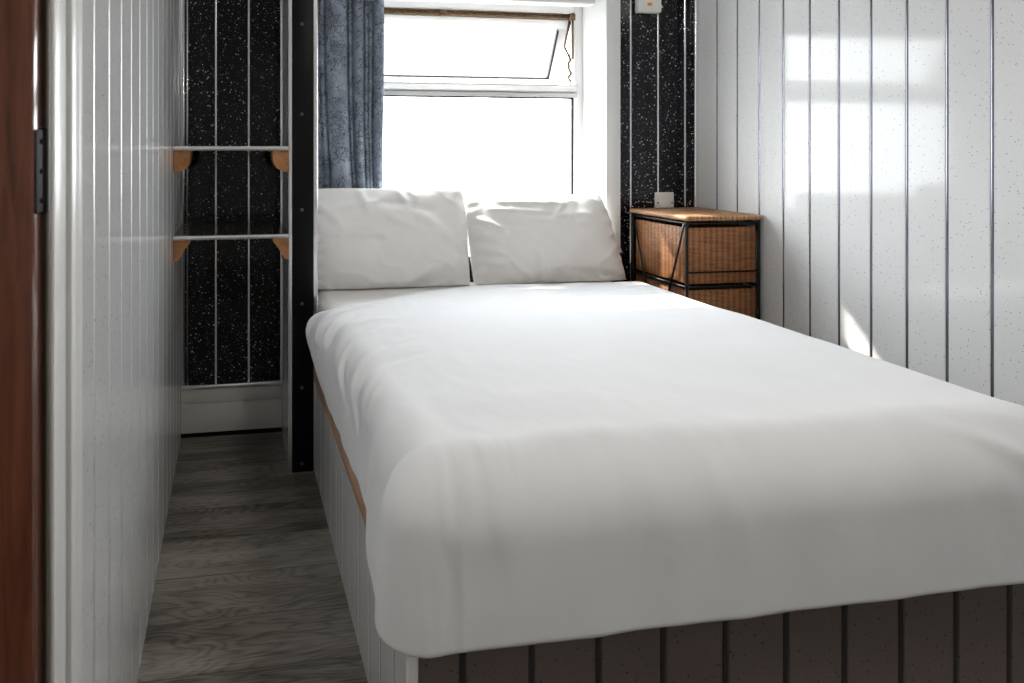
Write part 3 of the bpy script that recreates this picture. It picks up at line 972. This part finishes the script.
# ------------------------------------------------------------------ switch plate and control box on the black wall
sw = empty('wall_switch', (1.911, YB, 0.915))
thing(sw, 'square white switch plate on the black wall just above the wicker drawers', 'switch')
bm = bmesh.new(); add_box(bm, 1.866, 1.957, YB - 0.013, YB - 0.0005, 0.870, 0.960, 0.004, 0, 3)
at(mesh_obj('plate', bm, M_PLASTIC, autosmooth=40), sw)
bm = bmesh.new(); add_box(bm, 1.890, 1.933, YB - 0.017, YB - 0.012, 0.897, 0.929, 0.002)
at(mesh_obj('rocker', bm, M_WHITEPAINT, autosmooth=40), sw)
for xx in (1.8765, 1.9465):
    bm = bmesh.new(); bmesh.ops.create_uvsphere(bm, u_segments=10, v_segments=6, radius=0.0038, matrix=Matrix.Translation((xx, YB - 0.013, 0.913)))
    at(mesh_obj('screw', bm, M_BLACKMETAL, smooth=True), sw)
cb = empty('wall_switch_box', (1.823, YB, 1.82))
thing(cb, 'white wall box with an orange light high on the black wall', 'control box')
bm = bmesh.new(); add_box(bm, 1.770, 1.876, YB - 0.045, YB - 0.0005, 1.762, 1.870, 0.005, 0, 3)
at(mesh_obj('housing', bm, M_PLASTIC, autosmooth=40), cb)
bm = bmesh.new(); add_box(bm, 1.806, 1.829, YB - 0.049, YB - 0.044, 1.789, 1.802, 0.002)
ob = at(mesh_obj('indicator_light', bm, M_ORANGE, autosmooth=40), cb); ob['label'] = 'orange indicator light'
bm = bmesh.new()
add_tube(bm, [(1.876, YB - 0.02, 1.802), (1.888, YB - 0.022, 1.797), (1.892, YB - 0.022, 1.787)], 0.004, 8)
at(mesh_obj('side_tab', bm, M_PLASTIC, smooth=True), cb)

# ------------------------------------------------------------------ fill lamp added on the ceiling to brighten the room, out of view
LPX, LPY = 1.0, 0.6
M_FILL = fill_lamp_mat()
M_FILL2 = fill_lamp_mat()
for n_ in M_FILL2.node_tree.nodes:
    if n_.type == 'BSDF_PRINCIPLED':
        n_.inputs['Emission Strength'].default_value = 12.0
lp = empty('fill_ceiling_lamp', (LPX, LPY, ZC))
thing(lp, 'added round opal fill lamp on the ceiling above the foot of the bed', 'lamp')
bm = bmesh.new(); bmesh.ops.create_cone(bm, cap_ends=True, segments=40, radius1=0.17, radius2=0.17, depth=0.03, matrix=Matrix.Translation((LPX, LPY, ZC - 0.0155)))
at(mesh_obj('fill_lamp_base', bm, M_WHITEPAINT, autosmooth=40), lp)
bm = bmesh.new(); bmesh.ops.create_uvsphere(bm, u_segments=40, v_segments=20, radius=0.16, matrix=Matrix.Translation((LPX, LPY, ZC - 0.031)) @ Matrix.Diagonal((1, 1, 0.42, 1)))
at(mesh_obj('fill_lamp_shade', bm, M_FILL, smooth=True), lp)

# unseen wall light added in the next room to put sheen on the door
sn = empty('fill_wall_lamp', (-0.90, YN, 1.55))
thing(sn, 'added tall opal fill lamp in the room beyond the open door', 'lamp')
bm = bmesh.new(); add_box(bm, -0.97, -0.79, YN + 0.0005, YN + 0.05, 1.14, 1.81, 0.006)
at(mesh_obj('fill_lamp_base', bm, M_WHITEPAINT, autosmooth=40), sn)
bm = bmesh.new(); add_tube(bm, [(-0.88, YN + 0.125, 1.12), (-0.88, YN + 0.125, 1.15), (-0.88, YN + 0.125, 1.80), (-0.88, YN + 0.125, 1.83)], [0.07, 0.10, 0.10, 0.07], 28)
m_ = M_FILL2
at(mesh_obj('fill_lamp_shade', bm, m_, smooth=True), sn)

# ------------------------------------------------------------------ light
w = bpy.data.worlds.new('sky'); scn.world = w; w.use_nodes = True
nt = w.node_tree
bg = nt.nodes['Background']
bg.inputs[0].default_value = (0.94, 0.975, 1.0, 1)
tcw = N(nt, 'ShaderNodeTexCoord'); spw = N(nt, 'ShaderNodeSeparateXYZ')
nt.links.new(tcw.outputs['Generated'], spw.inputs[0])
mr = N(nt, 'ShaderNodeMapRange'); mr.inputs[1].default_value = -1; mr.inputs[2].default_value = 1
nt.links.new(spw.outputs[2], mr.inputs[0])
# pale hazy ground, bright hazy horizon, much brighter cloud higher up (in units of 80)
cr = ramp(nt, mr.outputs[0], [(0.40, 0.10), (0.49, 0.25), (0.60, 0.30), (0.72, 0.46), (1.0, 0.50)])
SKY = 48.0
nt.links.new(math_n(nt, 'MULTIPLY', cr, SKY), bg.inputs[1])

pl = bpy.data.lights.new('window_portal', 'AREA'); pl.shape = 'RECTANGLE'; pl.size = WX1 - WX0; pl.size_y = WZ1 - WZ0
pl.cycles.is_portal = True
po = link(bpy.data.objects.new('window_portal', pl)); po.location = ((WX0 + WX1) / 2, YB + 0.5, (WZ0 + WZ1) / 2); po.rotation_euler = (math.radians(-90), 0, 0)
pl.size += 0.3; pl.size_y += 0.3

su = bpy.data.lights.new('sun', 'SUN'); su.energy = 15.0; su.angle = math.radians(1.2); su.color = (1.0, 0.94, 0.84)
so_ = link(bpy.data.objects.new('sun', su))
dv = Vector((0.55, -1.0, -1.02)).normalized()
so_.rotation_euler = dv.to_track_quat('-Z', 'Y').to_euler()
so_.location = (0.5, 6, 5)

# ------------------------------------------------------------------ camera
cd = bpy.data.cameras.new('camera'); cam = link(bpy.data.objects.new('camera', cd))
cam.location = (0, 0, 1.15)
cam.rotation_euler = (math.radians(90), 0, -math.atan2(134.0, 740.0))
cd.sensor_fit = 'HORIZONTAL'; cd.sensor_width = 36.0; cd.lens = 740.0 / 1024.0 * 36.0
cd.shift_x = (512 - 367) / 1024.0
cd.shift_y = -(341.5 - 150.0) / 1024.0
cd.clip_start = 0.02
cd.dof.use_dof = True; cd.dof.focus_distance = 2.3; cd.dof.aperture_fstop = 6.3
scn.camera = cam

scn.view_settings.view_transform = 'Standard'
scn.view_settings.look = 'None'
scn.view_settings.gamma = 1.0
scn.view_settings.use_curve_mapping = False
scn.view_settings.exposure = 0.0
scn.cycles.max_bounces = 14
scn.cycles.diffuse_bounces = 8
scn.cycles.glossy_bounces = 6
scn.cycles.transparent_max_bounces = 12
scn.cycles.sample_clamp_indirect = 8.0
